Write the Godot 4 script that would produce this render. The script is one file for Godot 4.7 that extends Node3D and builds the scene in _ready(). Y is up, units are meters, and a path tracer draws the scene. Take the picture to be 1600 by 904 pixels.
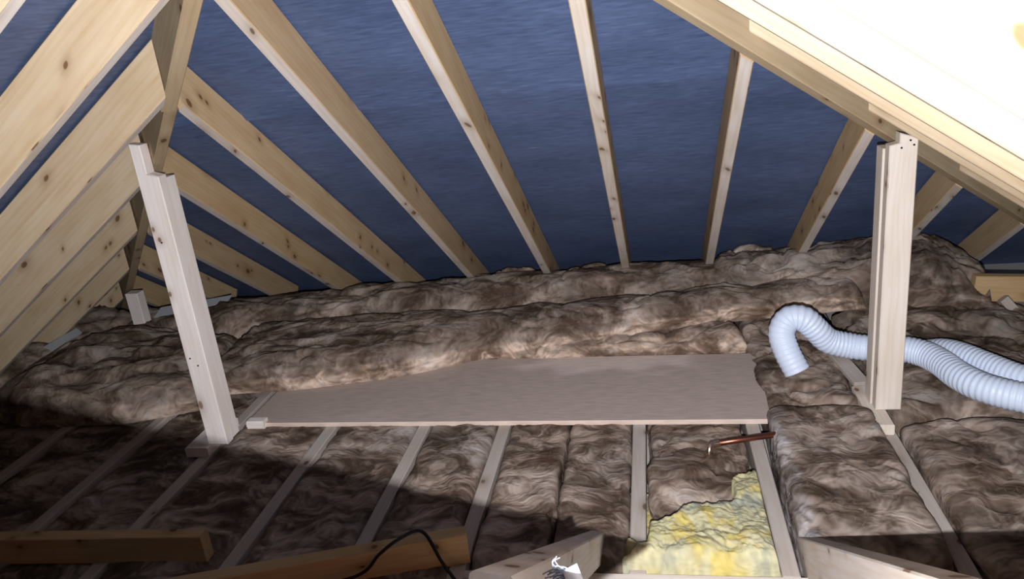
extends Node3D
# A cold hipped loft seen by the light of a camera flash just under the lens.
# Lens at the origin; y up; joists run along z; the loft floor (joist tops) is at y = F.
const F := -1.46
const C := 0.8226495          # cosine and sine of the roof pitch
const S := 0.5685488
const KB := 1.12688           # lower face of the rear rafters:  y C - z S = KB
const KL := 0.68128           # lower face of the left rafters:  y C - x S = KL
const KH := 0.02728           # lower edge of the right hip:     y C + x S = KH
const DEPTH := 0.13           # depth of a rafter
const RW := 0.041             # thickness of a rafter

var used := {}
var rng := RandomNumberGenerator.new()
var M := {}
var noise := FastNoiseLite.new()
var fine := FastNoiseLite.new()

# ---------------------------------------------------------------- naming
func numbered(n: String) -> String:
	if not used.has(n):
		used[n] = 0
		return n
	used[n] += 1
	return "%s_%03d" % [n, used[n]]

func thing(called: String, label: String, category: String, at := Vector3.ZERO, group := "") -> Node3D:
	var o := Node3D.new()
	o.name = numbered(called)
	o.position = at
	add_child(o)
	tag(o, label, category, group)
	return o

func tag(o: Node, label: String, category: String, group := ""):
	o.set_meta("label", label)
	o.set_meta("category", category)
	if group != "":
		o.set_meta("group", group)

func put(called: String, mesh: Mesh, mat: Material, parent: Node = null, at := Vector3.ZERO) -> MeshInstance3D:
	var o := MeshInstance3D.new()
	o.mesh = mesh
	o.material_override = mat
	o.position = at
	o.cast_shadow = GeometryInstance3D.SHADOW_CASTING_SETTING_ON
	if parent == null:
		o.name = numbered(called)
		add_child(o)
	else:
		o.name = called
		parent.add_child(o, true)
	return o

func struct(called: String, mesh: Mesh, mat: Material, at := Vector3.ZERO) -> MeshInstance3D:
	var o := put(called, mesh, mat, null, at)
	o.set_meta("kind", "structure")
	return o

# ---------------------------------------------------------------- materials
func wood_image(seed_: int, knots: int, light: Color, dark_: Color) -> Array:
	# u: 2.4 m along the grain, v: 0.3 m across it
	var w := 1024
	var h := 192
	var r := RandomNumberGenerator.new()
	r.seed = seed_
	var n := FastNoiseLite.new()
	n.seed = seed_
	n.noise_type = FastNoiseLite.TYPE_SIMPLEX_SMOOTH
	n.frequency = 1.0
	n.fractal_octaves = 3
	var ks := []
	for i in knots:
		ks.append([r.randf() * 2.4, r.randf() * 0.3, r.randf_range(0.004, 0.011), r.randf_range(0.35, 1.0), r.randf_range(1.0, 2.0)])
	var im := Image.create(w, h, false, Image.FORMAT_RGB8)
	var bm := Image.create(w, h, false, Image.FORMAT_L8)
	for j in h:
		var v := j * 0.3 / h
		for i in w:
			var u := i * 2.4 / w
			var ring := Vector2(cos(TAU * u / 2.4), sin(TAU * u / 2.4)) * 0.382
			var bend := n.get_noise_3d(ring.x * 1.1, ring.y * 1.1, v * 5.0) * 0.03
			var dark := 0.0
			for k in ks:
				var du: float = absf(u - k[0])
				du = minf(du, 2.4 - du)
				if du > 0.16:
					continue
				var dv: float = v - k[1]
				var d2: float = pow(du / k[4], 2.0) + dv * dv
				bend += 0.006 * signf(dv) * exp(-d2 / (k[2] * k[2] * 9.0)) * clampf(absf(dv) / 0.004, 0.0, 1.0)
				var q: float = sqrt(d2) / k[2]
				dark = maxf(dark, k[3] * (1.0 - smoothstep(0.7, 1.25, q)) + 0.25 * exp(-q * q * 0.12))
			var rings := 0.5 + 0.5 * sin((v + bend) * 330.0 + n.get_noise_3d(ring.x * 0.7, ring.y * 0.7, v * 30.0) * 3.0)
			var streak := n.get_noise_3d(ring.x * 4.0, ring.y * 4.0, v * 260.0)
			var cloud := n.get_noise_3d(ring.x * 3.0 + 40.0, ring.y * 3.0, v * 14.0)
			var t := 0.12 + 0.13 * rings * rings + 0.12 * streak + 0.30 * cloud
			var c := light.lerp(dark_, clampf(t, 0.0, 1.0))
			c = c.lerp(Color(0.40, 0.28, 0.18), clampf(dark, 0.0, 0.72))
			im.set_pixel(i, j, c)
			bm.set_pixel(i, j, Color.from_hsv(0, 0, clampf(0.5 + 0.25 * streak - 0.2 * rings, 0.0, 1.0)))
	im.generate_mipmaps()
	return [ImageTexture.create_from_image(im), ImageTexture.create_from_image(bm)]

func wood(tex: Array, tint: Color, rough := 0.75) -> StandardMaterial3D:
	var m := StandardMaterial3D.new()
	m.albedo_texture = tex[0]
	m.albedo_color = tint
	m.roughness = rough
	m.metallic_specular = 0.3
	m.vertex_color_use_as_albedo = true
	m.heightmap_enabled = true
	m.heightmap_texture = tex[1]
	m.heightmap_scale = 0.05
	return m

func plain(c: Color, rough := 0.8, metal := 0.0, spec := 0.4) -> StandardMaterial3D:
	var m := StandardMaterial3D.new()
	m.albedo_color = c
	m.roughness = rough
	m.metallic = metal
	m.metallic_specular = spec
	return m

func wool_images() -> Array:
	# covers the whole loft once: 5 m square
	var s := 1280
	var a := FastNoiseLite.new()
	a.seed = 11
	a.noise_type = FastNoiseLite.TYPE_SIMPLEX_SMOOTH
	a.frequency = 1.0
	a.fractal_octaves = 3
	var b := FastNoiseLite.new()
	b.seed = 29
	b.noise_type = FastNoiseLite.TYPE_SIMPLEX_SMOOTH
	b.frequency = 1.0
	b.fractal_octaves = 2
	var im := Image.create(s, s, true, Image.FORMAT_RGB8)
	var bm := Image.create(s, s, false, Image.FORMAT_L8)
	for j in s:
		for i in s:
			var x := i * 5.0 / s
			var y := j * 5.0 / s
			var n := a.get_noise_2d(x * 2.6, y * 3.4)
			var m := a.get_noise_2d(x * 2.6 + 31.0, y * 3.4 + 17.0)
			var sw := a.get_noise_2d(x * 6.0 + n * 1.0, y * 12.0 + m * 1.0)
			var f := b.get_noise_2d((x + n * 0.12) * 26.0, (y + m * 0.12) * 60.0)
			var t := clampf(0.45 + 0.50 * n + 0.46 * sw + 0.22 * f, 0.0, 1.0)
			var c := Color(0.41, 0.33, 0.275).lerp(Color(0.95, 0.855, 0.79), smoothstep(0.04, 0.86, t))
			c = c.lerp(Color(1.0, 0.96, 0.93), smoothstep(0.74, 0.98, t) * 0.8)
			im.set_pixel(i, j, c)
			bm.set_pixel(i, j, Color.from_hsv(0, 0, clampf(0.45 + 0.34 * sw + 0.3 * f, 0.0, 1.0)))
	im.generate_mipmaps()
	return [ImageTexture.create_from_image(im), ImageTexture.create_from_image(bm)]

func felt_images() -> Array:
	var b := FastNoiseLite.new()
	b.seed = 5
	b.noise_type = FastNoiseLite.TYPE_SIMPLEX_SMOOTH
	b.frequency = 1.0
	b.fractal_octaves = 2
	var w := 1600
	var h := 1000
	var im := Image.create(w, h, true, Image.FORMAT_RGB8)
	for j in h:
		for i in w:
			var x := i * 8.4 / w
			var y := j * 4.2 / h
			var n := b.get_noise_2d(x * 1.3 + 30.0, y * 2.4)
			var f := b.get_noise_2d(x * 6.0, (y + n * 0.008) * 90.0)
			var g := b.get_noise_2d(x * 14.0 + 9.0, (y + n * 0.008) * 190.0)
			var t := clampf(0.46 + 0.20 * f + 0.20 * g + 0.16 * n, 0.0, 1.0)
			var c := Color(0.20, 0.25, 0.36).lerp(Color(0.42, 0.485, 0.63), t)
			c = c.lerp(Color(0.62, 0.67, 0.78), smoothstep(0.72, 0.9, t) * 0.5)
			im.set_pixel(i, j, c)
	im.generate_mipmaps()
	return [ImageTexture.create_from_image(im)]

func make_materials():
	var wl_ := Color(0.955, 0.925, 0.885)
	var wd_ := Color(0.80, 0.70, 0.57)
	var wa := wood_image(3, 22, wl_, wd_)
	var wb := wood_image(8, 28, wl_, wd_)
	var wc := wood_image(21, 14, wl_, wd_)
	var wp := wood_image(33, 13, Color(0.96, 0.935, 0.91), Color(0.84, 0.765, 0.68))
	M.rafter = wood(wa, Color(0.855, 0.845, 0.85))
	M.rafter_b = wood(wb, Color(0.855, 0.84, 0.835))
	M.rafter_c = wood(wc, Color(0.855, 0.84, 0.84))
	M.post = wood(wp, Color(0.97, 0.955, 0.955))
	M.post_warm = wood(wp, Color(0.90, 0.875, 0.845))
	M.joist = wood(wp, Color(0.74, 0.715, 0.70))
	M.dark_wood = wood(wa, Color(0.80, 0.70, 0.55))
	M.hip = wood(wc, Color(0.75, 0.69, 0.59))
	# chipboard panel
	var bt := NoiseTexture2D.new()
	var bn := FastNoiseLite.new()
	bn.seed = 4
	bn.frequency = 0.02
	bn.fractal_octaves = 5
	bt.noise = bn
	bt.width = 512
	bt.height = 512
	bt.seamless = true
	var ramp := Gradient.new()
	ramp.colors = PackedColorArray([Color(0.78, 0.71, 0.665), Color(0.885, 0.80, 0.75)])
	bt.color_ramp = ramp
	var bm := StandardMaterial3D.new()
	bm.albedo_texture = bt
	bm.roughness = 0.7
	bm.metallic_specular = 0.3
	bm.uv1_triplanar = true
	bm.uv1_scale = Vector3(1.0, 3.0, 6.0)
	bm.vertex_color_use_as_albedo = true
	M.board = bm
	var wl := wool_images()
	var wm := StandardMaterial3D.new()
	wm.albedo_texture = wl[0]
	wm.vertex_color_use_as_albedo = true
	wm.roughness = 1.0
	wm.metallic_specular = 0.12
	wm.uv1_triplanar = true
	wm.uv1_scale = Vector3(0.2, 0.2, 0.2)
	wm.uv1_world_triplanar = true
	wm.uv1_offset = Vector3(0.68, 0.6, 0.9)
	wm.heightmap_enabled = true
	wm.heightmap_texture = wl[1]
	wm.heightmap_scale = 0.7
	M.wool = wm
	var fi := felt_images()
	var fm := StandardMaterial3D.new()
	fm.albedo_texture = fi[0]
	fm.uv1_scale = Vector3(1.0 / 8.4, 1.0 / 4.2, 1.0)
	fm.uv1_offset = Vector3(0.05, 0.02, 0.0)
	fm.roughness = 0.62
	fm.metallic_specular = 0.45
	M.felt = fm
	M.hose = plain(Color(0.84, 0.88, 0.95), 0.45, 0.0, 0.5)
	M.hose_inner_shade = plain(Color(0.16, 0.17, 0.2), 0.8)
	M.copper = plain(Color(0.60, 0.38, 0.31), 0.38, 1.0)
	M.solder = plain(Color(0.93, 0.82, 0.74), 0.2, 1.0)
	M.nail = plain(Color(0.10, 0.09, 0.09), 0.5, 0.6)
	M.white = plain(Color(0.93, 0.94, 0.96), 0.4)
	M.frayed = plain(Color(0.45, 0.48, 0.55), 0.7)
	M.cable = plain(Color(0.05, 0.05, 0.06), 0.5)
	M.tray = plain(Color(0.68, 0.69, 0.70), 0.5)
	M.plaster = plain(Color(0.75, 0.73, 0.70), 0.95)
	M.brick = plain(Color(0.45, 0.38, 0.33), 0.95)
	var ym := wm.duplicate() as StandardMaterial3D
	ym.albedo_texture = null
	ym.heightmap_scale = 0.8
	M.yellow = ym
	M.fibre = plain(Color(0.54, 0.47, 0.41), 0.9, 0.0, 0.2)
	var glow := plain(Color(1.0, 0.8, 0.5), 0.5)
	glow.emission_enabled = true
	glow.emission = Color(1.0, 0.72, 0.4)
	glow.emission_energy_multiplier = 1.0
	M.unseen_bulb = glow

# ---------------------------------------------------------------- shapes
func quad(st: SurfaceTool, a: Vector3, b: Vector3, c: Vector3, d: Vector3, uv: Array, col: Color):
	# a b c d clockwise seen from the front
	var n := (c - a).cross(b - a).normalized()
	for k in [0, 1, 2, 0, 2, 3]:
		st.set_color(col)
		st.set_normal(n)
		st.set_uv(uv[k])
		st.add_vertex([a, b, c, d][k])

# A sawn length of timber with eased edges. a and b are the middle of its lower face;
# w across, h along up. Ends may be cut on the skew: shear shifts them along the axis per metre sideways,
# plumb shifts them per metre upward. tints: [lower, sides, upper] colour put on each kind of face.
func timber_mesh(a: Vector3, b: Vector3, w: float, h: float, up: Vector3, shear := Vector2.ZERO, plumb := Vector2.ZERO, tints := []) -> ArrayMesh:
	var ax := (b - a).normalized()
	var L := (b - a).length()
	var side := ax.cross(up).normalized()
	var u := side.cross(ax).normalized()
	var e := minf(0.003, minf(w, h) * 0.12)
	var prof := [Vector2(-w / 2 + e, 0), Vector2(w / 2 - e, 0), Vector2(w / 2, e), Vector2(w / 2, h - e), Vector2(w / 2 - e, h), Vector2(-w / 2 + e, h), Vector2(-w / 2, h - e), Vector2(-w / 2, e)]
	if tints.is_empty():
		tints = [Color.WHITE, Color.WHITE, Color.WHITE]
	var off := Vector2(rng.randf(), rng.randf())
	var st := SurfaceTool.new()
	st.begin(Mesh.PRIMITIVE_TRIANGLES)
	var p0 := []
	var p1 := []
	for p in prof:
		p0.append(side * p.x + u * p.y + ax * (p.x * shear.x + p.y * plumb.x))
		p1.append(side * p.x + u * p.y + ax * (L + p.x * shear.y + p.y * plumb.y))
	var v := 0.0
	for i in 8:
		var j := (i + 1) % 8
		var run: float = (prof[j] - prof[i]).length()
		var t: Color = tints[0] if i == 0 else (tints[2] if i == 4 else tints[1])
		var uv := [off + Vector2(0, v) , off + Vector2(L / 2.4, v), off + Vector2(L / 2.4, v + run / 0.3), off + Vector2(0, v + run / 0.3)]
		quad(st, p0[i], p1[i], p1[j], p0[j], uv, t)
		v += run / 0.3 + (0.13 if run > 0.01 else 0.0)
	for k in range(1, 7):
		var pa := [prof[0], prof[k], prof[k + 1]]
		var ia := [0, k, k + 1]
		for s in [0, 1]:
			var n := -ax if s == 0 else ax
			var order := [0, 1, 2] if s == 1 else [0, 2, 1]
			for q in order:
				st.set_color(tints[1])
				st.set_normal(n)
				st.set_uv(off + Vector2(pa[q].y * 0.05, pa[q].x / 0.3))
				st.add_vertex(p0[ia[q]] if s == 0 else p1[ia[q]])
	return st.commit()

func timber(called: String, a: Vector3, b: Vector3, w: float, h: float, up: Vector3, mat: Material, parent: Node = null, shear := Vector2.ZERO, plumb := Vector2.ZERO, tints := []) -> MeshInstance3D:
	var at := a
	if parent != null:
		at = a - (parent as Node3D).position
	return put(called, timber_mesh(a, b, w, h, up, shear, plumb, tints), mat, parent, at)

func block(x0: float, x1: float, y0: float, y1: float, z0: float, z1: float) -> ArrayMesh:
	# eased box, grain along its longest side; vertices are about (x0, y0, z0)
	var d := Vector3(x1 - x0, y1 - y0, z1 - z0)
	if d.y >= d.x and d.y >= d.z:
		return timber_mesh(Vector3(d.x / 2, 0, 0), Vector3(d.x / 2, d.y, 0), d.x, d.z, Vector3(0, 0, 1))
	if d.x >= d.z:
		return timber_mesh(Vector3(0, 0, d.z / 2), Vector3(d.x, 0, d.z / 2), d.z, d.y, Vector3.UP)
	return timber_mesh(Vector3(d.x / 2, 0, 0), Vector3(d.x / 2, 0, d.z), d.x, d.y, Vector3.UP)

func slab(pts: Array, thick: Vector3) -> ArrayMesh:
	# flat polygon (counter-clockwise seen from the side that thick points away from) given thickness
	var st := SurfaceTool.new()
	st.begin(Mesh.PRIMITIVE_TRIANGLES)
	var n := pts.size()
	var ex: Vector3 = (pts[1] - pts[0]).normalized()
	var ey := ex.cross(thick.normalized())
	var uv := func(p: Vector3) -> Vector2: return Vector2(p.dot(ex), p.dot(ey))
	for k in range(1, n - 1):
		for q in [0, k + 1, k]:
			st.set_uv(uv.call(pts[q]))
			st.set_normal(-thick.normalized())
			st.add_vertex(pts[q])
		for q in [0, k, k + 1]:
			st.set_uv(uv.call(pts[q]))
			st.set_normal(thick.normalized())
			st.add_vertex(pts[q] + thick)
	for k in n:
		var a: Vector3 = pts[k]
		var b: Vector3 = pts[(k + 1) % n]
		var nn := (b - a).cross(-thick).normalized()
		for p in [a, b, b + thick, a, b + thick, a + thick]:
			st.set_uv(uv.call(p))
			st.set_normal(nn)
			st.add_vertex(p)
	return st.commit()

func tube_mesh(path: PackedVector3Array, radius: Callable, sides := 16, caps := true) -> ArrayMesh:
	var st := SurfaceTool.new()
	st.begin(Mesh.PRIMITIVE_TRIANGLES)
	var up := Vector3.UP
	var n := path.size()
	var dist := 0.0
	for i in n:
		var t: Vector3 = (path[mini(i + 1, n - 1)] - path[maxi(i - 1, 0)]).normalized()
		if i > 0:
			dist += path[i].distance_to(path[i - 1])
		if absf(t.dot(up)) > 0.98:
			up = Vector3(0, 0, 1)
		var sx := t.cross(up).normalized()
		up = sx.cross(t).normalized()
		var r: float = radius.call(dist)
		for k in sides:
			var a := TAU * k / sides
			st.set_uv(Vector2(float(k) / sides, dist))
			st.add_vertex(path[i] + (sx * cos(a) + up * sin(a)) * r)
	for i in n - 1:
		for k in sides:
			var a := i * sides + k
			var b := i * sides + (k + 1) % sides
			for q in [a, b, a + sides, b, b + sides, a + sides]:
				st.add_index(q)
	if caps:
		st.add_vertex(path[0])
		st.add_vertex(path[n - 1])
		var c0 := n * sides
		for k in sides:
			for q in [c0, (k + 1) % sides, k]:
				st.add_index(q)
			for q in [c0 + 1, (n - 1) * sides + k, (n - 1) * sides + (k + 1) % sides]:
				st.add_index(q)
	st.generate_normals()
	return st.commit()

func smooth_path(pts: Array, step: float) -> PackedVector3Array:
	var cv := Curve3D.new()
	cv.bake_interval = step
	for i in pts.size():
		var t: Vector3 = (pts[mini(i + 1, pts.size() - 1)] - pts[maxi(i - 1, 0)]) / 6.0
		cv.add_point(pts[i], -t, t)
	return cv.get_baked_points()

# ---------------------------------------------------------------- mineral wool
func ridge(p: Vector3) -> float:
	var v := absf(noise.get_noise_3dv(p))
	return pow(maxf(0.0, 1.0 - v * 5.0), 2.0)

func crumple(p: Vector3, amp: float, stretch: Vector3) -> float:
	# lumps, soft swells, narrow creases and matted fibre
	var q := p * stretch
	var w := Vector3(noise.get_noise_3dv(q * 3.0), noise.get_noise_3dv(q * 3.0 + Vector3(7, 3, 1)), noise.get_noise_3dv(q * 3.0 + Vector3(2, 9, 4))) * 0.10
	var d := noise.get_noise_3dv((q + w) * 3.4) * 0.8
	d += noise.get_noise_3dv((q + w) * 8.0 + Vector3(5, 5, 5)) * 0.22
	d -= ridge((q + w * 1.5) * 2.6 + Vector3(3, 0, 8)) * 0.7
	d -= ridge((q + w) * 6.0 + Vector3(1, 6, 8)) * 0.14
	d += fine.get_noise_3dv(p * 34.0) * 0.07
	return d * amp

# A length of mineral wool along a path. Each path entry: [position of the middle of its underside, width, height].
# n: squareness of the section. tint(along 0..1, round 0..1, point) gives its real colour.
func wool(called: String, path: Array, n: float, amp: float, cell: float, mat: Material, tint: Callable, stretch := Vector3.ONE, parent: Node = null) -> MeshInstance3D:
	var base: Vector3 = path[0][0]
	var total := 0.0
	for i in path.size() - 1:
		total += path[i][0].distance_to(path[i + 1][0])
	var na := maxi(6, int(total / cell))
	var wmax := 0.0
	for p in path:
		wmax = maxf(wmax, p[1] + 2.0 * p[2])
	var nr := maxi(12, int(wmax / cell))
	var st := SurfaceTool.new()
	st.begin(Mesh.PRIMITIVE_TRIANGLES)
	st.set_smooth_group(0)
	for i in na + 1:
		var t := float(i) / na
		var want := t * total
		var k := 0
		var acc := 0.0
		while k < path.size() - 2 and acc + path[k][0].distance_to(path[k + 1][0]) < want:
			acc += path[k][0].distance_to(path[k + 1][0])
			k += 1
		var f: float = clampf((want - acc) / maxf(0.0001, path[k][0].distance_to(path[k + 1][0])), 0.0, 1.0)
		var fs := f
		var pos: Vector3 = path[k][0].lerp(path[k + 1][0], fs)
		var wd := lerpf(path[k][1], path[k + 1][1], fs)
		var ht := lerpf(path[k][2], path[k + 1][2], fs)
		var ax: Vector3 = path[mini(k + 1, path.size() - 1)][0] - path[k][0]
		if k + 2 < path.size() and f > 0.5:
			ax = ax.normalized().lerp((path[k + 2][0] - path[k + 1][0]).normalized(), f - 0.5)
		elif k > 0 and f < 0.5:
			ax = ax.normalized().lerp((path[k][0] - path[k - 1][0]).normalized(), 0.5 - f)
		ax.y = 0
		ax = ax.normalized()
		var side := ax.cross(Vector3.UP)
		var ends := minf(want, total - want)
		var cap := pow(clampf(1.0 - pow(1.0 - clampf(ends / minf(0.06, ht * 0.7), 0.0, 1.0), 2.2), 0.0, 1.0), 0.45)
		if i == 0 or i == na:
			cap = 0.02
		for j in nr + 1:
			# walk the section evenly by its square outline, then round it
			var s := float(j) / nr * (wd + 2.0 * ht)
			var sq := Vector2(-wd / 2, s)
			if s > ht:
				sq = Vector2(-wd / 2 + (s - ht), ht)
			if s > ht + wd:
				sq = Vector2(wd / 2, ht - (s - ht - wd))
			var a := Vector2(sq.x / (wd / 2), sq.y / ht)
			var len_n := pow(pow(absf(a.x), n) + pow(absf(a.y), n), 1.0 / n)
			var p2 := Vector2(a.x / len_n * wd / 2, a.y / len_n * ht)
			var nrm := (side * a.x * pow(absf(a.x), 2.0) / wd * 2.0 + Vector3.UP * pow(absf(a.y), 3.0) / ht).normalized()
			var p := pos + side * p2.x + Vector3.UP * p2.y * cap
			var hold := smoothstep(0.0, 0.35, a.y)
			var w := p + nrm * crumple(p, amp, stretch) * hold * cap
			w.y = maxf(w.y, pos.y)
			st.set_color(tint.call(t, float(j) / nr, p))
			st.add_vertex(w - base)
	for i in na:
		for j in nr:
			var a := i * (nr + 1) + j
			for q in [a, a + nr + 1, a + 1, a + 1, a + nr + 1, a + nr + 2]:
				st.add_index(q)
	st.generate_normals()
	var skin := put(called, st.commit(), mat, parent, base)
	# loose fibre standing off the skin
	var mesh_arr := skin.mesh.surface_get_arrays(0)
	var pv: PackedVector3Array = mesh_arr[Mesh.ARRAY_VERTEX]
	var pn: PackedVector3Array = mesh_arr[Mesh.ARRAY_NORMAL]
	var fs2 := SurfaceTool.new()
	fs2.begin(Mesh.PRIMITIVE_TRIANGLES)
	var count := int(total * (wmax) * 1500.0)
	for k in count:
		var id := rng.randi_range(0, pv.size() - 1)
		var nn := pn[id]
		var p0 := pv[id] + Vector3(rng.randf_range(-0.006, 0.006), 0.0, rng.randf_range(-0.006, 0.006))
		var tang := Vector3(rng.randfn(), rng.randfn() * 0.5, rng.randfn())
		tang = (tang - nn * tang.dot(nn)).normalized()
		var ln := rng.randf_range(0.006, 0.022)
		var lift := rng.randf_range(0.05, 0.55)
		var mid := p0 + (tang + nn * lift).normalized() * ln * 0.55
		var tip := mid + (tang * 0.9 + Vector3(rng.randfn(), rng.randfn(), rng.randfn()) * 0.4 + nn * (lift - 0.45)).normalized() * ln * 0.5
		var wide := tang.cross(nn).normalized() * 0.0005
		for q in [p0 - wide, mid - wide, p0 + wide, p0 + wide, mid - wide, mid + wide, mid - wide, tip, mid + wide]:
			fs2.set_normal(nn)
			fs2.add_vertex(q)
	var loose := put("loose_fibre", fs2.commit(), M.fibre, skin)
	loose.set_meta("kind", "stuff")
	return skin

func patch_tint(base: Color, spread := 0.22) -> Callable:
	return func(_t: float, _s: float, p: Vector3) -> Color:
		var v := noise.get_noise_3dv(p * 3.3 + Vector3(20, 0, 0)) * spread + noise.get_noise_3dv(p * Vector3(9, 9, 14) + Vector3(0, 30, 0)) * spread * 0.8
		var g := noise.get_noise_3dv(p * 2.2 + Vector3(0, 0, 50)) * 0.06
		return Color(base.r * (1.0 + v + g), base.g * (1.0 + v), base.b * (1.0 + v - g))

func torn_tint(base: Color, pale: Color, from: float, s1: float, from_far := -1.0) -> Callable:
	# pale, freshly torn fibre shows between s0 and s1 round the section
	return func(t: float, s: float, p: Vector3) -> Color:
		var s0 := from if from_far < 0.0 else lerpf(from, from_far, t)
		var v := noise.get_noise_3dv(p * 3.3 + Vector3(20, 0, 0)) * 0.22 + noise.get_noise_3dv(p * Vector3(9, 9, 14)) * 0.18
		var c := Color(base.r * (1.0 + v), base.g * (1.0 + v), base.b * (1.0 + v))
		var wob := noise.get_noise_3dv(p * 6.0 + Vector3(0, 60, 0)) * 0.03
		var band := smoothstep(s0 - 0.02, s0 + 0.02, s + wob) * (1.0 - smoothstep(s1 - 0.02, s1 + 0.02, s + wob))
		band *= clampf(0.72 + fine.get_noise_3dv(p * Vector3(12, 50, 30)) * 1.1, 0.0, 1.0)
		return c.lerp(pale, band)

# ---------------------------------------------------------------- roof timbers
func hip_left_z(x: float) -> float: return x - 0.7837
func hip_right_z(x: float) -> float: return -x - 1.9341
const RIDGE_X := -0.5753
const RIDGE_Z := -1.3590

func back_y(z: float) -> float: return (KB + z * S) / C
func left_y(x: float) -> float: return (KL + x * S) / C

func _ready():
	rng.seed = 41
	noise.seed = 17
	noise.noise_type = FastNoiseLite.TYPE_SIMPLEX_SMOOTH
	noise.frequency = 1.0
	noise.fractal_octaves = 2
	fine.seed = 23
	fine.noise_type = FastNoiseLite.TYPE_SIMPLEX_SMOOTH
	fine.frequency = 1.0
	fine.fractal_octaves = 2
	# ---- camera
	var cam := Camera3D.new()
	cam.name = "camera"
	cam.fov = 41.2532
	cam.near = 0.02
	cam.transform = Transform3D(Basis(Vector3(0.98152548, -0.10644643, -0.15898708), Vector3(0.04684227, 0.93935304, -0.33973765), Vector3(0.18550885, 0.32601384, 0.92698514)), Vector3.ZERO)
	add_child(cam)
	cam.current = true
	# ---- environment
	var we := WorldEnvironment.new()
	we.name = "environment"
	var env := Environment.new()
	env.background_mode = Environment.BG_COLOR
	env.background_color = Color(0.01, 0.01, 0.012)
	env.tonemap_mode = Environment.TONE_MAPPER_LINEAR
	env.tonemap_exposure = 1.0
	env.sdfgi_enabled = true
	env.ssao_enabled = true
	env.ssil_enabled = true
	we.environment = env
	add_child(we)
	# ---- camera flash under the lens; unseen warm lamp placed to light the front timbers
	var fl := AreaLight3D.new()
	fl.name = "camera_flash_light"
	fl.position = Vector3(0.0, -0.1, 0.0)
	fl.basis = Basis.looking_at(Vector3(0.03, -0.25, -0.965), Vector3.UP)
	fl.area_size = Vector2(0.006, 0.006)
	fl.area_range = 14.0
	fl.area_attenuation = 2.0
	fl.light_energy = 10.0
	fl.light_color = Color(0.96, 0.97, 1.0)
	fl.shadow_enabled = true
	add_child(fl)
	var warm := OmniLight3D.new()
	warm.name = "unseen_warm_light"
	warm.position = Vector3(-0.35, F + 0.12, -0.62)
	warm.light_energy = 0.045
	warm.light_color = Color(1.0, 0.52, 0.18)
	warm.light_size = 0.03
	warm.omni_range = 12.0
	warm.omni_attenuation = 2.0
	warm.shadow_enabled = true
	add_child(warm)

	make_materials()
	build_flash_hood(fl)
	build_shell()
	build_roof()
	build_floor_timbers()
	build_wool()
	build_board()
	build_posts()
	build_hose()
	build_small()

# ---------------------------------------------------------------- the flash and its added hood
func build_flash_hood(fl: AreaLight3D):
	# hood added to trim the flash at wide angles; light sits before its chip
	var t := thing("added_flash_hood", "unseen black hood added round the camera flash just below the lens", "lamp", fl.position)
	t.basis = fl.basis
	var prof := [Vector2(0.0, 0.060), Vector2(0.016, 0.060), Vector2(0.018, 0.055), Vector2(0.0225, 0.010), Vector2(0.0225, -0.0128), Vector2(0.0205, -0.0130), Vector2(0.0200, -0.0120), Vector2(0.0195, 0.0025), Vector2(0.0, 0.0025)]
	var st := SurfaceTool.new()
	st.begin(Mesh.PRIMITIVE_TRIANGLES)
	var n := 32
	for p in prof:
		for k in n + 1:
			var a := TAU * k / n
			st.add_vertex(Vector3(p.x * cos(a), p.x * sin(a), p.y))
	for i in prof.size() - 1:
		for k in n:
			var a := i * (n + 1) + k
			for q in [a, a + 1, a + n + 1, a + 1, a + n + 2, a + n + 1]:
				st.add_index(q)
	st.generate_normals()
	put("barrel", st.commit(), M.cable, t)
	var chip := BoxMesh.new()
	chip.size = Vector3(0.006, 0.006, 0.001)
	var gm := plain(Color(0.9, 0.9, 0.92), 0.5)
	gm.emission_enabled = true
	gm.emission = Color(0.96, 0.97, 1.0)
	gm.emission_energy_multiplier = 1.0
	put("led_chip", chip, gm, t, Vector3(0, 0, 0.0015))

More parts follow.
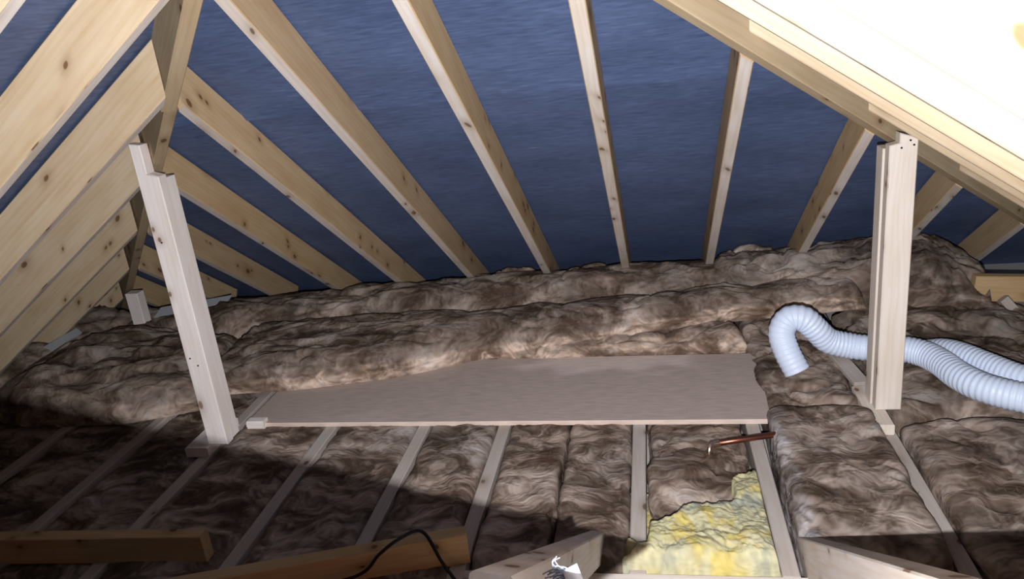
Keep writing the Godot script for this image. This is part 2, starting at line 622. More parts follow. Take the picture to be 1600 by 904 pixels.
# ---------------------------------------------------------------- shell
func build_shell():
	# roofing felt over the rafters: two lapped lengths on the rear slope, each slope closed down to the eaves
	var kb := KB + DEPTH + 0.006
	var kl := KL + DEPTH + 0.006
	var kr := 0.075 + DEPTH + 0.02
	var ylow := F - 0.12
	var on_back := func(x: float, y: float) -> Vector3: return Vector3(x, y, (y * C - kb) / S)
	var nb := Vector3(0, C, -S)
	var nl := Vector3(-S, C, 0)
	var nr := Vector3(S, C, 0)
	var root := Node3D.new()
	root.name = numbered("ceiling")
	root.set_meta("kind", "structure")
	add_child(root)
	var lap := -0.12
	put("felt_sheet", felt_sheet(on_back, -4.6, 3.6, ylow, lap + 0.02, 0.0), M.felt, root)
	put("felt_sheet", felt_sheet(on_back, -4.6, 3.6, lap - 0.09, 1.3, -0.004), M.felt, root)
	# left and right slopes, running on behind the lens
	var zl := -5.0
	var zr := 1.6
	var lx0 := (ylow * C - kl) / S
	var lx1 := RIDGE_X
	var a := Vector3(lx0, ylow, zr)
	var b := Vector3(lx1, (kl + lx1 * S) / C, zr)
	struct("ceiling", slab([a, Vector3(a.x, a.y, zl), Vector3(b.x, b.y, zl), b], nl * 0.03), M.felt)
	var rx0 := (kr - ylow * C) / S
	var ry := (kr - RIDGE_X * S) / C
	var c := Vector3(RIDGE_X, ry, zr)
	var d := Vector3(rx0, ylow, zr)
	struct("ceiling", slab([c, Vector3(c.x, c.y, zl), Vector3(d.x, d.y, zl), d], nr * 0.03), M.felt)
	# gable wall behind the lens and the plasterboard that the joists carry
	struct("wall_rear", slab([Vector3(-4.6, F - 0.12, 1.45), Vector3(3.6, F - 0.12, 1.45), Vector3(3.6, 1.3, 1.45), Vector3(-4.6, 1.3, 1.45)], Vector3(0, 0, 0.1)), M.brick)
	var y := F - 0.102
	struct("floor", slab([Vector3(-4.4, y, 1.6), Vector3(3.4, y, 1.6), Vector3(3.4, y, -4.9), Vector3(-4.4, y, -4.9)], Vector3(0, -0.015, 0)), M.plaster)

func felt_sheet(on: Callable, x0: float, x1: float, y0: float, y1: float, lift: float) -> ArrayMesh:
	# slightly slack between the rafters
	var nx := 160
	var ny := maxi(12, int((y1 - y0) / 0.03))
	var st := SurfaceTool.new()
	st.begin(Mesh.PRIMITIVE_TRIANGLES)
	var nb := Vector3(0, C, -S)
	for j in ny + 1:
		var y := lerpf(y0, y1, float(j) / ny)
		for i in nx + 1:
			var x := lerpf(x0, x1, float(i) / nx)
			var p: Vector3 = on.call(x, y)
			var bow := noise.get_noise_3d(x * 1.2, y * 2.2, 3.0) * 0.010 + noise.get_noise_3d(x * 3.0, y * 14.0, 9.0) * 0.0025
			var edge := 0.0
			if lift != 0.0:
				edge = smoothstep(0.05, 0.0, y - y0) * (0.009 + 0.012 * noise.get_noise_2d(x * 3.0, 2.0))
			p += nb * (absf(bow) + lift - edge)
			st.set_uv(Vector2(x + 4.6, y / S + 2.9))
			st.add_vertex(p)
	for j in ny:
		for i in nx:
			var a := j * (nx + 1) + i
			for q in [a, a + nx + 1, a + 1, a + 1, a + nx + 1, a + nx + 2]:
				st.add_index(q)
	st.generate_normals()
	return st.commit()

# ---------------------------------------------------------------- roof
func build_roof():
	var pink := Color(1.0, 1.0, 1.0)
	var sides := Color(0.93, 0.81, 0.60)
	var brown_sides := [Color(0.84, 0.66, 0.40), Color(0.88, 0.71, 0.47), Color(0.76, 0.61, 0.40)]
	var tints := [pink, sides, sides]  # undersides paler, sides yellower
	var mats := [M.rafter, M.rafter_b, M.rafter_c]
	# rear slope: lower left corner of each rafter's face
	var rear := [
		[-3.07, "short rear-slope rafter deepest in the left eaves corner, behind the tall leaning post"],
		[-2.65, "second rear-slope rafter out of the left eaves corner, passing behind the leaning post"],
		[-2.234, "third rear-slope rafter from the left corner, its foot at the pale eaves tray"],
		[-1.808, "rear-slope rafter leaving the left hip just above the top of the left post"],
		[-1.409, "broad-sided rear rafter joining the left hip at the notch in the hip's underside"],
		[-0.998, "brown-sided rear rafter running from the top left down to the middle of the wool"],
		[-0.585, "rear rafter with grey-brown right side, next left of the one facing the lens"],
		[-0.175, "rear rafter that faces the lens squarely and shows almost no side"],
		[0.243, "rear rafter meeting the right hip highest up, its left side just showing"],
		[0.672, "split-edged rear rafter leaning right, directly left of the right post"],
		[1.112, "rear rafter showing behind and to the right of the right post"],
		[1.533, "rear rafter at the right edge, foot behind the heap of wool"],
		[1.95, "last short rear rafter in the dark right eaves corner"],
	]
	var n := 0
	for r in rear:
		var x: float = r[0] + RW / 2
		var z0: float
		var sh: float
		if x < RIDGE_X:
			z0 = hip_left_z(x) - 0.008
			sh = -1.0 / C
		else:
			z0 = hip_right_z(x) - 0.014
			sh = 1.0 / C
		var zend := -4.16
		var a := Vector3(x, back_y(z0), z0)
		var b := Vector3(x, back_y(zend), zend)
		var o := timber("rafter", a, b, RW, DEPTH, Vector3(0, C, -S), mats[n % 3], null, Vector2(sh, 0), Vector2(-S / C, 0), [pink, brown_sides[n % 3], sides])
		tag(o, r[1], "rafter", "rafters of the rear slope")
		n += 1
	# left slope: front face of each rafter
	var left := [
		[-0.36, "left-slope rafter nearest the lens, out at the upper left"],
		[-0.78, "left-slope rafter near the lens beyond the upper left corner"],
		[-1.197, "left-slope rafter just showing in the top left corner"],
		[-1.614, "broad pale left-slope rafter crossing the top left, nearest of those fully in view"],
		[-2.034, "knotty left-slope rafter with its cut end against the hip beam"],
		[-2.433, "third left-slope rafter down, ending behind the top of the left post"],
		[-2.851, "fourth left-slope rafter down, its upper end just left of the left post"],
		[-3.27, "fifth left-slope rafter down, above the stub post"],
		[-3.69, "lowest short left-slope rafter, beside the stub post in the corner"],
	]
	for r in left:
		var z: float = r[0] - RW / 2
		var x0: float = RIDGE_X - 0.021
		var sh := 0.0
		if z < RIDGE_Z:
			x0 = z + 0.7837 - 0.082
			sh = -1.0 / C
		var xend := -3.36
		var o := timber("rafter", Vector3(x0, left_y(x0), z), Vector3(xend, left_y(xend), z), RW, DEPTH, Vector3(-S, C, 0), mats[n % 3], null, Vector2(-sh, 0), Vector2(-S / C, 0), tints)
		tag(o, r[1], "rafter", "rafters of the left slope")
		n += 1
	# right slope: front faces, close to the flash
	var right := [
		[-0.05, "right-slope rafter beside the lens"],
		[-0.47, "right-slope rafter close by the lens at the upper right, brightly lit"],
		[-0.89, "burnt-out white right-slope rafter in the top right corner"],
		[-1.31, "right-slope rafter glaring white, its lower edge a faint line through the bright corner"],
		[-1.73, "right-slope rafter above a thin grey line, cream at the right edge"],
		[-2.15, "narrow bright right-slope rafter starting square-cut on the right hip"],
		[-2.55, "yellowish right-slope rafter resting above the head of the right post"],
		[-2.98, "right-slope rafter hidden low behind the right hip"],
	]
	for r in right:
		var z: float = r[0] - RW / 2
		var k: float = 0.09 - 0.0135 * (-1.31 - r[0])
		if r[0] > -0.6:
			k = 0.10
		var x0: float = RIDGE_X + 0.021
		var sh := 0.0
		if z < RIDGE_Z:
			x0 = -z - 1.9341 + 0.036
			sh = -1.0 / C
		var xend := 2.25
		var o := timber("rafter", Vector3(x0, (k - x0 * S) / C, z), Vector3(xend, (k - xend * S) / C, z), RW, DEPTH, Vector3(S, C, 0), mats[n % 3], null, Vector2(sh, 0), Vector2(-S / C, 0), tints)
		tag(o, r[1], "rafter", "rafters of the right slope")
		n += 1
	# ridge board
	var ry := left_y(RIDGE_X)
	var rb := timber("ridge_board", Vector3(RIDGE_X, ry - 0.01, 1.44), Vector3(RIDGE_X, ry - 0.01, RIDGE_Z), 0.034, 0.16, Vector3.UP, M.rafter_c)
	tag(rb, "ridge board overhead where the left and right slopes meet", "ridge board")
	# hips: the left one is made of two lapped lengths
	var hl := func(x: float) -> Vector3: return Vector3(x - 0.014, left_y(x), x - 0.7837 + 0.014)
	var hup := Vector3(-1, 0, -1).cross(Vector3(1, 0, -1)).normalized()
	var t := thing("hip_beam", "left hip beam coming down in the corner between the left and rear rafters, with a lapped joint", "hip beam", hl.call(RIDGE_X - 0.02))
	timber("upper_length", hl.call(RIDGE_X - 0.02) + Vector3(-0.008, -0.010, 0.008), hl.call(-1.385) + Vector3(-0.008, -0.010, 0.008), 0.046, 0.19, Vector3.UP, M.hip, t)
	timber("lower_length", hl.call(-1.388), hl.call(-3.36), 0.040, 0.178, Vector3.UP, M.hip, t)
	var hr := func(x: float) -> Vector3: return Vector3(x + 0.008, (KH - x * S) / C, -x - 1.9341 + 0.008)
	var h := timber("hip_beam", hr.call(RIDGE_X + 0.02), hr.call(2.26), 0.044, 0.19, Vector3.UP, M.hip, null, Vector2.ZERO, Vector2.ZERO, [pink, Color.WHITE, Color.WHITE])
	tag(h, "right hip beam slanting down across the upper right to the head of the right post", "hip beam")

# ---------------------------------------------------------------- joists and front timbers
func build_floor_timbers():
	var js := [
		[-3.02, "ceiling joist at the far left, lost in the dark"],
		[-2.60, "dim ceiling joist left of the one that ends in the light, near the left edge"],
		[-2.179, "ceiling joist whose far end catches the light left of the leaning post"],
		[-1.787, "ceiling joist under the foot of the left post"],
		[-1.348, "first ceiling joist showing in front of the board from its left corner"],
		[-0.953, "second ceiling joist showing in front of the board from its left corner"],
		[-0.628, "third ceiling joist showing in front of the board, left of the flat smooth wool"],
		[-0.113, "ceiling joist pointing straight at the lens, left of the copper pipe"],
		[0.292, "ceiling joist passing under the copper pipe beside the yellow wool"],
		[0.735, "ceiling joist under the foot of the right post"],
		[1.62, "ceiling joist at the far right, buried in wool"],
	]
	for j in js:
		var x: float = j[0] + 0.0235
		var znear := -1.7525 if (j[0] > -0.2 and j[0] < 0.4) else -1.02
		var o := timber("joist", Vector3(x, F - 0.1, znear), Vector3(x, F - 0.1, -4.0), 0.047, 0.1, Vector3.UP, M.joist)
		tag(o, j[1], "joist", "ceiling joists")
	# dim bearers lying across the joists in the front
	var o := timber("bearer", Vector3(-2.45, F, -1.735), Vector3(-1.40, F, -1.78), 0.045, 0.095, Vector3.UP, M.dark_wood)
	tag(o, "dim brown timber lying across the joists at the lower left edge", "timber")
	o = timber("bearer", Vector3(-1.50, F, -1.515), Vector3(-0.575, F, -1.800), 0.045, 0.10, Vector3.UP, M.dark_wood)
	tag(o, "yellowish timber slanting along the bottom edge with a dark cable draped over it", "timber")
	# raking props either side of the light's gap
	var l := Vector3(0, -0.1, 0)
	var p2 := Vector3(0.357, F, -1.918)
	var d2 := Vector3(-0.05, 0.58, 0.81).normalized()
	prop_beam("prop", p2, d2, 2.1, l, 0.045, 0.11, 1.0, "raking prop at the lower right whose lit face leaves the bottom edge")
	var p1 := Vector3(-0.186, F, -1.928)
	var d1 := Vector3(0.02, 0.58, 0.81).normalized()
	prop_beam("prop", p1, d1, 1.62, l, 0.045, 0.09, -1.0, "raking prop left of the yellow wool, only its pale lit face showing")
	# unseen timber near the lens, placed to throw the shadow over the lower left
	var ea := Vector3(-0.045, -0.426, -0.463)
	var eb := Vector3(-0.227, -0.195, -0.209)
	var ax := (eb - ea).normalized()
	var nrm := (ea - l).cross(eb - l).normalized()
	var down := nrm if nrm.y < 0.0 else -nrm
	var near := ax.cross(down).normalized()
	if near.dot(ea - l) > 0.0:
		near = -near
	var low := down * 0.2 + near * 0.02
	var br := timber("unseen_blocker", ea + ax * 0.4 + low, eb + ax * 0.75 + low, 0.04, 0.2, -down, M.dark_wood, null, Vector2.ZERO, Vector2(-2.0, 0))
	tag(br, "unseen raking timber beside the lens, out of view, placed to shade the lower left", "unseen_blocker")

func prop_beam(called: String, p: Vector3, d: Vector3, length: float, l: Vector3, w: float, h: float, side: float, label: String):
	# the upper inner edge starts at p and runs along d; the broad inner face looks towards the flash
	var to := l - p
	var face := (to - d * to.dot(d)).normalized()
	var down := d.cross(face).normalized()
	if down.y > 0.0:
		down = -down
	# tilt the face a little towards the lens
	var a := p - face * w / 2 + down * h
	var o := timber(called, a, a + d * length, w, h, -down, M.rafter, null)
	tag(o, label, "timber")

# ---------------------------------------------------------------- mineral wool
func build_wool():
	var brown := Color(0.50, 0.505, 0.50)
	var b0 := F - 0.1
	var bays := [
		[-3.02, -2.60, -2.95, 0.09, "brown mineral wool in the far left bay, almost black in the shadow"],
		[-2.60, -2.179, -2.85, 0.09, "brown mineral wool in the dark bay left of the half-lit joist"],
		[-2.179, -1.787, -2.75, 0.09, "brown mineral wool in the bay just left of the leaning post's joist"],
		[-1.787, -1.348, -2.75, 0.10, "brown mineral wool in the bay just right of the leaning post's foot"],
		[-1.348, -0.953, -2.75, 0.10, "brown mineral wool in front of the board between its first and second joists"],
		[-0.953, -0.628, -2.75, 0.105, "lumpy split mineral wool in front of the board between its second and third joists"],
		[-0.628, -0.352, -2.75, 0.10, "smooth dark batt of mineral wool in front of the board, left of the straight seam"],
		[-0.352, -0.113, -2.75, 0.10, "streaked batt of mineral wool between the straight seam and the joist facing the lens"],
	]
	for b in bays:
		var x0: float = b[0] + 0.049
		var x1: float = b[1] - 0.002
		if is_equal_approx(b[0], -0.352):
			x0 = -0.347
		if is_equal_approx(b[1], -0.352):
			x1 = -0.353
		var x := (x0 + x1) / 2
		var o := wool("insulation_batt", [[Vector3(x, b0, -1.77 if b[0] > -0.7 else -1.06), x1 - x0, b[3]], [Vector3(x, b0, -1.95), x1 - x0, b[3] + 0.004], [Vector3(x, b0, -3.28), x1 - x0, b[3]]], 9.0, 0.011, 0.015, M.wool, patch_tint(brown))
		tag(o, b[4], "insulation", "mineral wool between the joists")
	# the bay with the copper pipe and the yellow wool
	var o := wool("insulation_batt", [[Vector3(0.113, b0, -1.98), 0.34, 0.09], [Vector3(0.113, b0, -2.3), 0.345, 0.12], [Vector3(0.113, b0, -2.53), 0.34, 0.095], [Vector3(0.113, b0, -2.85), 0.34, 0.09]], 8.0, 0.024, 0.012, M.wool, patch_tint(brown * 1.05))
	tag(o, "crumpled mineral wool under the end of the copper pipe, behind the yellow wool", "insulation", "mineral wool between the joists")
	# right hand batts, standing proud of the joists
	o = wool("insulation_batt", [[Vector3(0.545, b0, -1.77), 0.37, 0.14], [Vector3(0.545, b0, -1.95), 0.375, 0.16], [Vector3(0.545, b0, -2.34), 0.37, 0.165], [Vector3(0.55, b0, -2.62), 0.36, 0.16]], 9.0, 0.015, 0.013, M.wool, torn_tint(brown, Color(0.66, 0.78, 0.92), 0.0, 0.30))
	tag(o, "thick square-edged batt of mineral wool between the copper pipe's joist and the right post's joist", "insulation", "mineral wool on the right")
	o = wool("insulation_batt", [[Vector3(1.19, b0, -1.08), 0.80, 0.13], [Vector3(1.19, b0, -1.9), 0.80, 0.15], [Vector3(1.19, b0, -2.52), 0.80, 0.16]], 8.0, 0.023, 0.015, M.wool, patch_tint(brown * 0.94))
	tag(o, "wide lumpy mineral wool to the right of the right post, in front of the hose", "insulation", "mineral wool on the right")
	o = wool("insulation_batt", [[Vector3(0.55, b0, -2.63), 0.36, 0.13], [Vector3(0.55, b0, -3.0), 0.37, 0.15], [Vector3(0.55, b0, -3.56), 0.37, 0.19]], 6.0, 0.034, 0.015, M.wool, patch_tint(brown))
	tag(o, "mineral wool under the hooked end of the white hose, right of the board", "insulation", "mineral wool on the right")
	o = wool("insulation_batt", [[Vector3(1.19, b0, -2.56), 0.80, 0.15], [Vector3(1.19, b0, -2.95), 0.80, 0.16], [Vector3(1.19, b0, -3.50), 0.80, 0.20]], 6.0, 0.036, 0.017, M.wool, patch_tint(brown * 0.94))
	tag(o, "mineral wool lying under the long run of the white hose", "insulation", "mineral wool on the right")
	# rolls laid across the joists along the eaves
	var pale := Color(1.0, 0.97, 0.91)
	o = wool("insulation_roll", [[Vector3(-3.12, F, -3.05), 0.7, 0.10], [Vector3(-2.85, F, -3.06), 0.86, 0.19], [Vector3(-2.6, F, -3.04), 0.86, 0.18], [Vector3(-2.32, F, -3.02), 0.78, 0.17], [Vector3(-2.04, F, -3.05), 0.62, 0.15]], 3.2, 0.036, 0.017, M.wool, torn_tint(brown * 0.95, pale * 0.75, 0.945, 1.2), Vector3(0.7, 1.4, 1.2))
	tag(o, "dark roll of mineral wool left of the leaning post, under the left rafters", "insulation", "wool rolls along the eaves")
	o = wool("insulation_roll", [[Vector3(-3.24, F, -2.45), 0.30, 0.09], [Vector3(-3.24, F, -3.0), 0.34, 0.14], [Vector3(-3.18, F, -3.35), 0.40, 0.17], [Vector3(-3.05, F, -3.72), 0.44, 0.19]], 3.0, 0.03, 0.02, M.wool, patch_tint(brown * 0.9))
	tag(o, "short roll of mineral wool at the feet of the left rafters, behind the dark roll", "insulation", "wool rolls along the eaves")
	o = wool("insulation_roll", [[Vector3(-2.95, F, -3.66), 0.34, 0.13], [Vector3(-2.4, F, -3.68), 0.38, 0.16], [Vector3(-1.6, F, -3.73), 0.38, 0.19], [Vector3(-0.8, F, -3.74), 0.36, 0.21], [Vector3(0.0, F, -3.76), 0.36, 0.215], [Vector3(0.50, F, -3.78), 0.34, 0.22], [Vector3(0.80, F, -3.79), 0.30, 0.18]], 3.4, 0.030, 0.016, M.wool, patch_tint(brown * 0.95), Vector3(0.6, 1.4, 1.2))
	tag(o, "long rearmost roll of mineral wool against the feet of the rear rafters", "insulation", "wool rolls along the eaves")
	o = wool("insulation_roll", [[Vector3(-2.06, F + 0.021, -3.17), 0.66, 0.13], [Vector3(-1.62, F + 0.021, -3.185), 0.62, 0.145], [Vector3(-1.2, F + 0.021, -3.235), 0.52, 0.155], [Vector3(-0.85, F + 0.02, -3.32), 0.36, 0.16], [Vector3(-0.44, F + 0.03, -3.34), 0.33, 0.155], [Vector3(-0.1, F + 0.06, -3.38), 0.29, 0.14], [Vector3(0.25, F + 0.085, -3.44), 0.24, 0.125], [Vector3(0.62, F + 0.085, -3.48), 0.22, 0.12], [Vector3(0.90, F + 0.10, -3.50), 0.22, 0.11]], 3.2, 0.026, 0.012, M.wool, torn_tint(brown * 0.95, pale, 0.95, 1.2, 0.84), Vector3(0.6, 1.5, 1.2))
	tag(o, "long roll of mineral wool overlapping the board, with a pale torn front edge", "insulation", "wool rolls along the eaves")
	o = wool("insulation_roll", [[Vector3(-0.75, F, -3.28), 0.26, 0.06], [Vector3(-0.2, F, -3.30), 0.32, 0.09], [Vector3(0.2, F, -3.33), 0.36, 0.10], [Vector3(0.345, F, -3.36), 0.38, 0.105]], 3.4, 0.024, 0.013, M.wool, torn_tint(brown * 1.05, pale * 0.9, 0.70, 1.2), Vector3(0.6, 1.5, 1.2))
	tag(o, "layered strip of paler mineral wool along the rear edge of the board", "insulation", "wool rolls along the eaves")
	o = wool("insulation_roll", [[Vector3(0.28, F + 0.175, -3.80), 0.22, 0.06], [Vector3(0.55, F + 0.13, -3.75), 0.42, 0.125], [Vector3(0.9, F + 0.08, -3.72), 0.6, 0.20], [Vector3(1.22, F + 0.07, -3.70), 0.6, 0.26], [Vector3(1.5, F + 0.05, -3.62), 0.45, 0.10]], 2.6, 0.05, 0.016, M.wool, patch_tint(brown * 0.92), Vector3(0.9, 1.2, 1.2))
	tag(o, "tumbled heap of mineral wool against the rear slope, behind the right post", "insulation", "wool rolls along the eaves")
	# torn tufts pushed up against the felt behind the rearmost roll
	for tf in [[-0.90, -0.62, 0.13, "pale tuft of wool behind the rearmost roll, left of the rafter with the grey-brown side"], [-0.50, -0.22, 0.14, "pale tuft of wool behind the rearmost roll, left of the rafter facing the lens"], [0.32, 0.62, 0.20, "pale tuft of wool against the felt left of the split-edged rafter"]]:
		o = wool("insulation_tuft", [[Vector3(tf[0], F + 0.06, -3.94), 0.10, tf[2] * 0.8], [Vector3((tf[0] + tf[1]) / 2, F + 0.06, -3.94), 0.12, tf[2]], [Vector3(tf[1], F + 0.06, -3.94), 0.10, tf[2] * 0.9]], 2.6, 0.04, 0.012, M.wool, patch_tint(brown * 1.25))
		tag(o, tf[3], "insulation", "tufts of wool at the rafter feet")
	build_yellow()

func build_yellow():
	# puffs of old yellow glass wool: one crumpled piece of many rounded lumps
	var cell := FastNoiseLite.new()
	cell.seed = 12
	cell.noise_type = FastNoiseLite.TYPE_CELLULAR
	cell.cellular_return_type = FastNoiseLite.RETURN_DISTANCE
	cell.cellular_jitter = 0.9
	cell.frequency = 1.0
	var hue_n := FastNoiseLite.new()
	hue_n.seed = 12
	hue_n.noise_type = FastNoiseLite.TYPE_CELLULAR
	hue_n.cellular_return_type = FastNoiseLite.RETURN_CELL_VALUE
	hue_n.cellular_jitter = 0.9
	hue_n.frequency = 1.0
	var x0 := -0.135
	var x1 := 0.325
	var z0 := -1.755
	var z1 := -2.22
	var nx := 100
	var nz := 100
	var st := SurfaceTool.new()
	st.begin(Mesh.PRIMITIVE_TRIANGLES)
	var base := Vector3(0.1, F - 0.1, -1.9)
	for j in nz + 1:
		for i in nx + 1:
			var x := lerpf(x0, x1, float(i) / nx)
			var z := lerpf(z0, z1, float(j) / nz)
			var wx := x + (noise.get_noise_3d(x * 11.0, z * 11.0, 1.0) + noise.get_noise_3d(x * 27.0, z * 27.0, 5.0) * 0.4) * 0.034
			var wz := z + (noise.get_noise_3d(x * 11.0, z * 11.0, 8.0) + noise.get_noise_3d(x * 27.0, z * 27.0, 2.0) * 0.4) * 0.034
			# outline: fills the bay in front, narrows to a tongue on the right further back
			var back := lerpf(-1.93, -2.03, smoothstep(-0.07, 0.12, wx))
			back = lerpf(back, -2.19, smoothstep(0.17, 0.22, wx))
			var inside := smoothstep(back - 0.012, back + 0.03, wz)
			inside *= smoothstep(0.0, 0.03, z0 - z)
			var over := smoothstep(-1.89 + 0.35 * x, -1.79 + 0.05 * x, wz)
			inside *= lerpf(smoothstep(-0.068, -0.05, x), smoothstep(x0, x0 + 0.03, wx + 0.012 * sin(z * 60.0)), over)
			inside *= lerpf(smoothstep(0.294, 0.276, x), smoothstep(x1, x1 - 0.03, wx + 0.014 * sin(z * 70.0)), over)
			var d := cell.get_noise_2d(wx * 13.0, wz * 13.0)
			var d2 := cell.get_noise_2d(wx * 27.0 + 4.0, wz * 27.0)
			var puff := clampf(-d, 0.0, 1.0)
			var puff2 := clampf(-d2, 0.0, 1.0)
			var h := 0.018 + sqrt(puff) * 0.040 + sqrt(puff2) * 0.012 + noise.get_noise_3d(x * 5.0, 2.0, z * 5.0) * 0.02
			h += fine.get_noise_3d(x * 50.0, 0.0, z * 50.0) * 0.003
			h = lerpf(-0.06, h, sqrt(clampf(inside, 0.0, 1.0)))
			if i == 0 or j == 0 or i == nx or j == nz:
				h = -0.09
			var g := clampf(0.5 + 0.5 * hue_n.get_noise_2d(wx * 13.0, wz * 13.0) + 0.35 * noise.get_noise_3d(x * 9.0, h * 9.0, z * 9.0), 0.0, 1.0)
			var c := Color(0.50, 0.40, 0.13).lerp(Color(0.45, 0.41, 0.25), smoothstep(0.12, 0.45, g)).lerp(Color(0.29, 0.29, 0.22), smoothstep(0.52, 0.85, g))
			st.set_color(c * (1.0 + 0.30 * fine.get_noise_3d(x * 34.0, h * 30.0, z * 34.0)))
			st.add_vertex(Vector3(x, F + h, z) - base)
	for j in nz:
		for i in nx:
			var a := j * (nx + 1) + i
			for q in [a, a + nx + 1, a + 1, a + 1, a + nx + 1, a + nx + 2]:
				st.add_index(q)
	st.generate_normals()
	var o := put("yellow_wool", st.commit(), M.yellow, null, base)
	tag(o, "puffs of old yellow glass wool between the joists at the bottom of the picture", "insulation")

# ---------------------------------------------------------------- the board
func build_board():
	var t := thing("board", "long thin pale brown board lying flat across the joists between the two posts", "board", Vector3(-0.66, F, -2.85))
	var c := [Vector3(-1.70, F + 0.001, -2.588), Vector3(0.381, F + 0.001, -2.556), Vector3(0.405, F + 0.001, -3.125), Vector3(-1.69, F + 0.001, -3.165)]
	var th := 0.019
	var e := 0.002
	var st := SurfaceTool.new()
	st.begin(Mesh.PRIMITIVE_TRIANGLES)
	var mid: Vector3 = (c[0] + c[1] + c[2] + c[3]) / 4
	var top := []
	for p in c:
		top.append(p + (mid - p).normalized() * e + Vector3(0, th, 0))
	var rim := []
	for p in c:
		rim.append(p + Vector3(0, th - e, 0))
	# top, finely divided so that the dusty patch along its rear edge can be coloured
	var nx := 130
	var nz := 36
	for j in nz + 1:
		for i in nx + 1:
			var u := float(i) / nx
			var v := float(j) / nz
			var p: Vector3 = top[0].lerp(top[1], u).lerp(top[3].lerp(top[2], u), v)
			var dust := smoothstep(0.62, 0.9, v + 0.25 * noise.get_noise_3d(p.x * 4.0, 1.0, p.z * 7.0)) * smoothstep(0.5, 0.6, u + 0.08 * noise.get_noise_2d(p.z * 9.0, 4.0)) * (1.0 - smoothstep(0.84, 0.9, u))
			var dust2 := smoothstep(0.25, 0.0, v + 0.3 * noise.get_noise_3d(p.x * 5.0, 7.0, p.z * 9.0)) * smoothstep(0.1, 0.18, u) * (1.0 - smoothstep(0.25, 0.34, u)) * 0.4
			var k := 0.70 * (1.0 + 0.42 * dust + 0.3 * dust2)
			st.set_color(Color(k, k * (1.0 + 0.03 * dust), k * (1.0 + 0.10 * dust)))
			st.set_normal(Vector3.UP)
			st.set_uv(Vector2(u, v))
			st.add_vertex(p - t.position)
	for j in nz:
		for i in nx:
			var a := j * (nx + 1) + i
			for q in [a, a + nx + 1, a + 1, a + 1, a + nx + 1, a + nx + 2]:
				st.add_index(q)
	put("panel", st.commit(), M.board, t)
	var ed := SurfaceTool.new()
	ed.begin(Mesh.PRIMITIVE_TRIANGLES)
	var cc := Color(0.97, 0.95, 0.92)
	for k in 4:
		var q := (k + 1) % 4
		quad(ed, c[q] - t.position, c[k] - t.position, rim[k] - t.position, rim[q] - t.position, [Vector2.ZERO, Vector2.ZERO, Vector2.ZERO, Vector2.ZERO], cc)
		quad(ed, rim[q] - t.position, rim[k] - t.position, top[k] - t.position, top[q] - t.position, [Vector2.ZERO, Vector2.ZERO, Vector2.ZERO, Vector2.ZERO], cc)
	quad(ed, c[0] - t.position, c[1] - t.position, c[2] - t.position, c[3] - t.position, [Vector2.ZERO, Vector2.ZERO, Vector2.ZERO, Vector2.ZERO], Color.WHITE)
	var edge := put("edge", ed.commit(), M.board, t)
	edge.set_meta("label", "paler sawn edge")

# ---------------------------------------------------------------- posts
func nail(parent: Node3D, at: Vector3, face: Vector3):
	var m := CylinderMesh.new()
	m.top_radius = 0.0032
	m.bottom_radius = 0.0032
	m.height = 0.003
	m.radial_segments = 10
	m.rings = 1
	var o := put("nail", m, M.nail, parent, at - parent.position)
	if absf(face.y) < 0.9:
		o.basis = Basis(Quaternion(Vector3.UP, face))

func build_posts():
	# left: a front timber with its head notched round the hip, and a second timber behind it
	var t := thing("post", "tall whitish post leaning in view on the left, its notched head under the left hip", "post", Vector3(-1.72, F, -2.45))
	var y0 := F + 0.041
	var base := func(called: String, x0: float, x1: float, ya: float, yb: float, z0: float, z1: float, mat: Material, par: Node3D):
		put(called, block(x0, x1, ya, yb, z0, z1), mat, par, Vector3(x0, ya, z0) - par.position)
	put("front_timber", notched(0.082, -0.355 - y0, 0.105, 0.047, 0.042, true), M.post, t, Vector3(-1.745, y0, -2.430) - t.position)
	base.call("rear_timber", -1.700, -1.640, y0, -0.38, -2.490, -2.432, M.post, t)
	base.call("sole_piece", -1.787, -1.690, F + 0.0005, F + 0.04, -2.60, -2.36, M.post, t)
	base.call("cleat", -1.685, -1.61, F + 0.0005, F + 0.036, -2.59, -2.55, M.post, t)
	for p in [Vector2(-1.745, -1.05), Vector2(-1.72, -1.08), Vector2(-1.735, -0.60)]:
		nail(t, Vector3(p.x + 0.02, p.y, -2.3825), Vector3(0, 0, 1))
	# right
	t = thing("post", "upright pale post on the right, its head nailed under the right hip", "post", Vector3(0.775, F, -2.62))
	put("front_timber", notched(0.084, -0.482 - y0, 0.032, 0.047, 0.055, false), M.post_warm, t, Vector3(0.735, y0, -2.617) - t.position)
	base.call("rear_timber", 0.753, 0.80, y0, -0.505, -2.69, -2.619, M.post_warm, t)
	base.call("sole_piece", 0.736, 0.806, F + 0.0005, F + 0.04, -2.76, -2.47, M.post_warm, t)
	for p in [Vector2(0.770, -0.497), Vector2(0.795, -0.475), Vector2(0.806, -0.490)]:
		nail(t, Vector3(p.x, p.y, -2.5695), Vector3(0, 0, 1))
	# stub in the far left corner
	var o := put("post", block(-2.815, -2.74, F + 0.06, -1.165, -3.60, -3.54), M.post, null, Vector3(-2.815, F + 0.06, -3.60))
	tag(o, "short stub post in the far left corner under the foot of the left hip", "post")

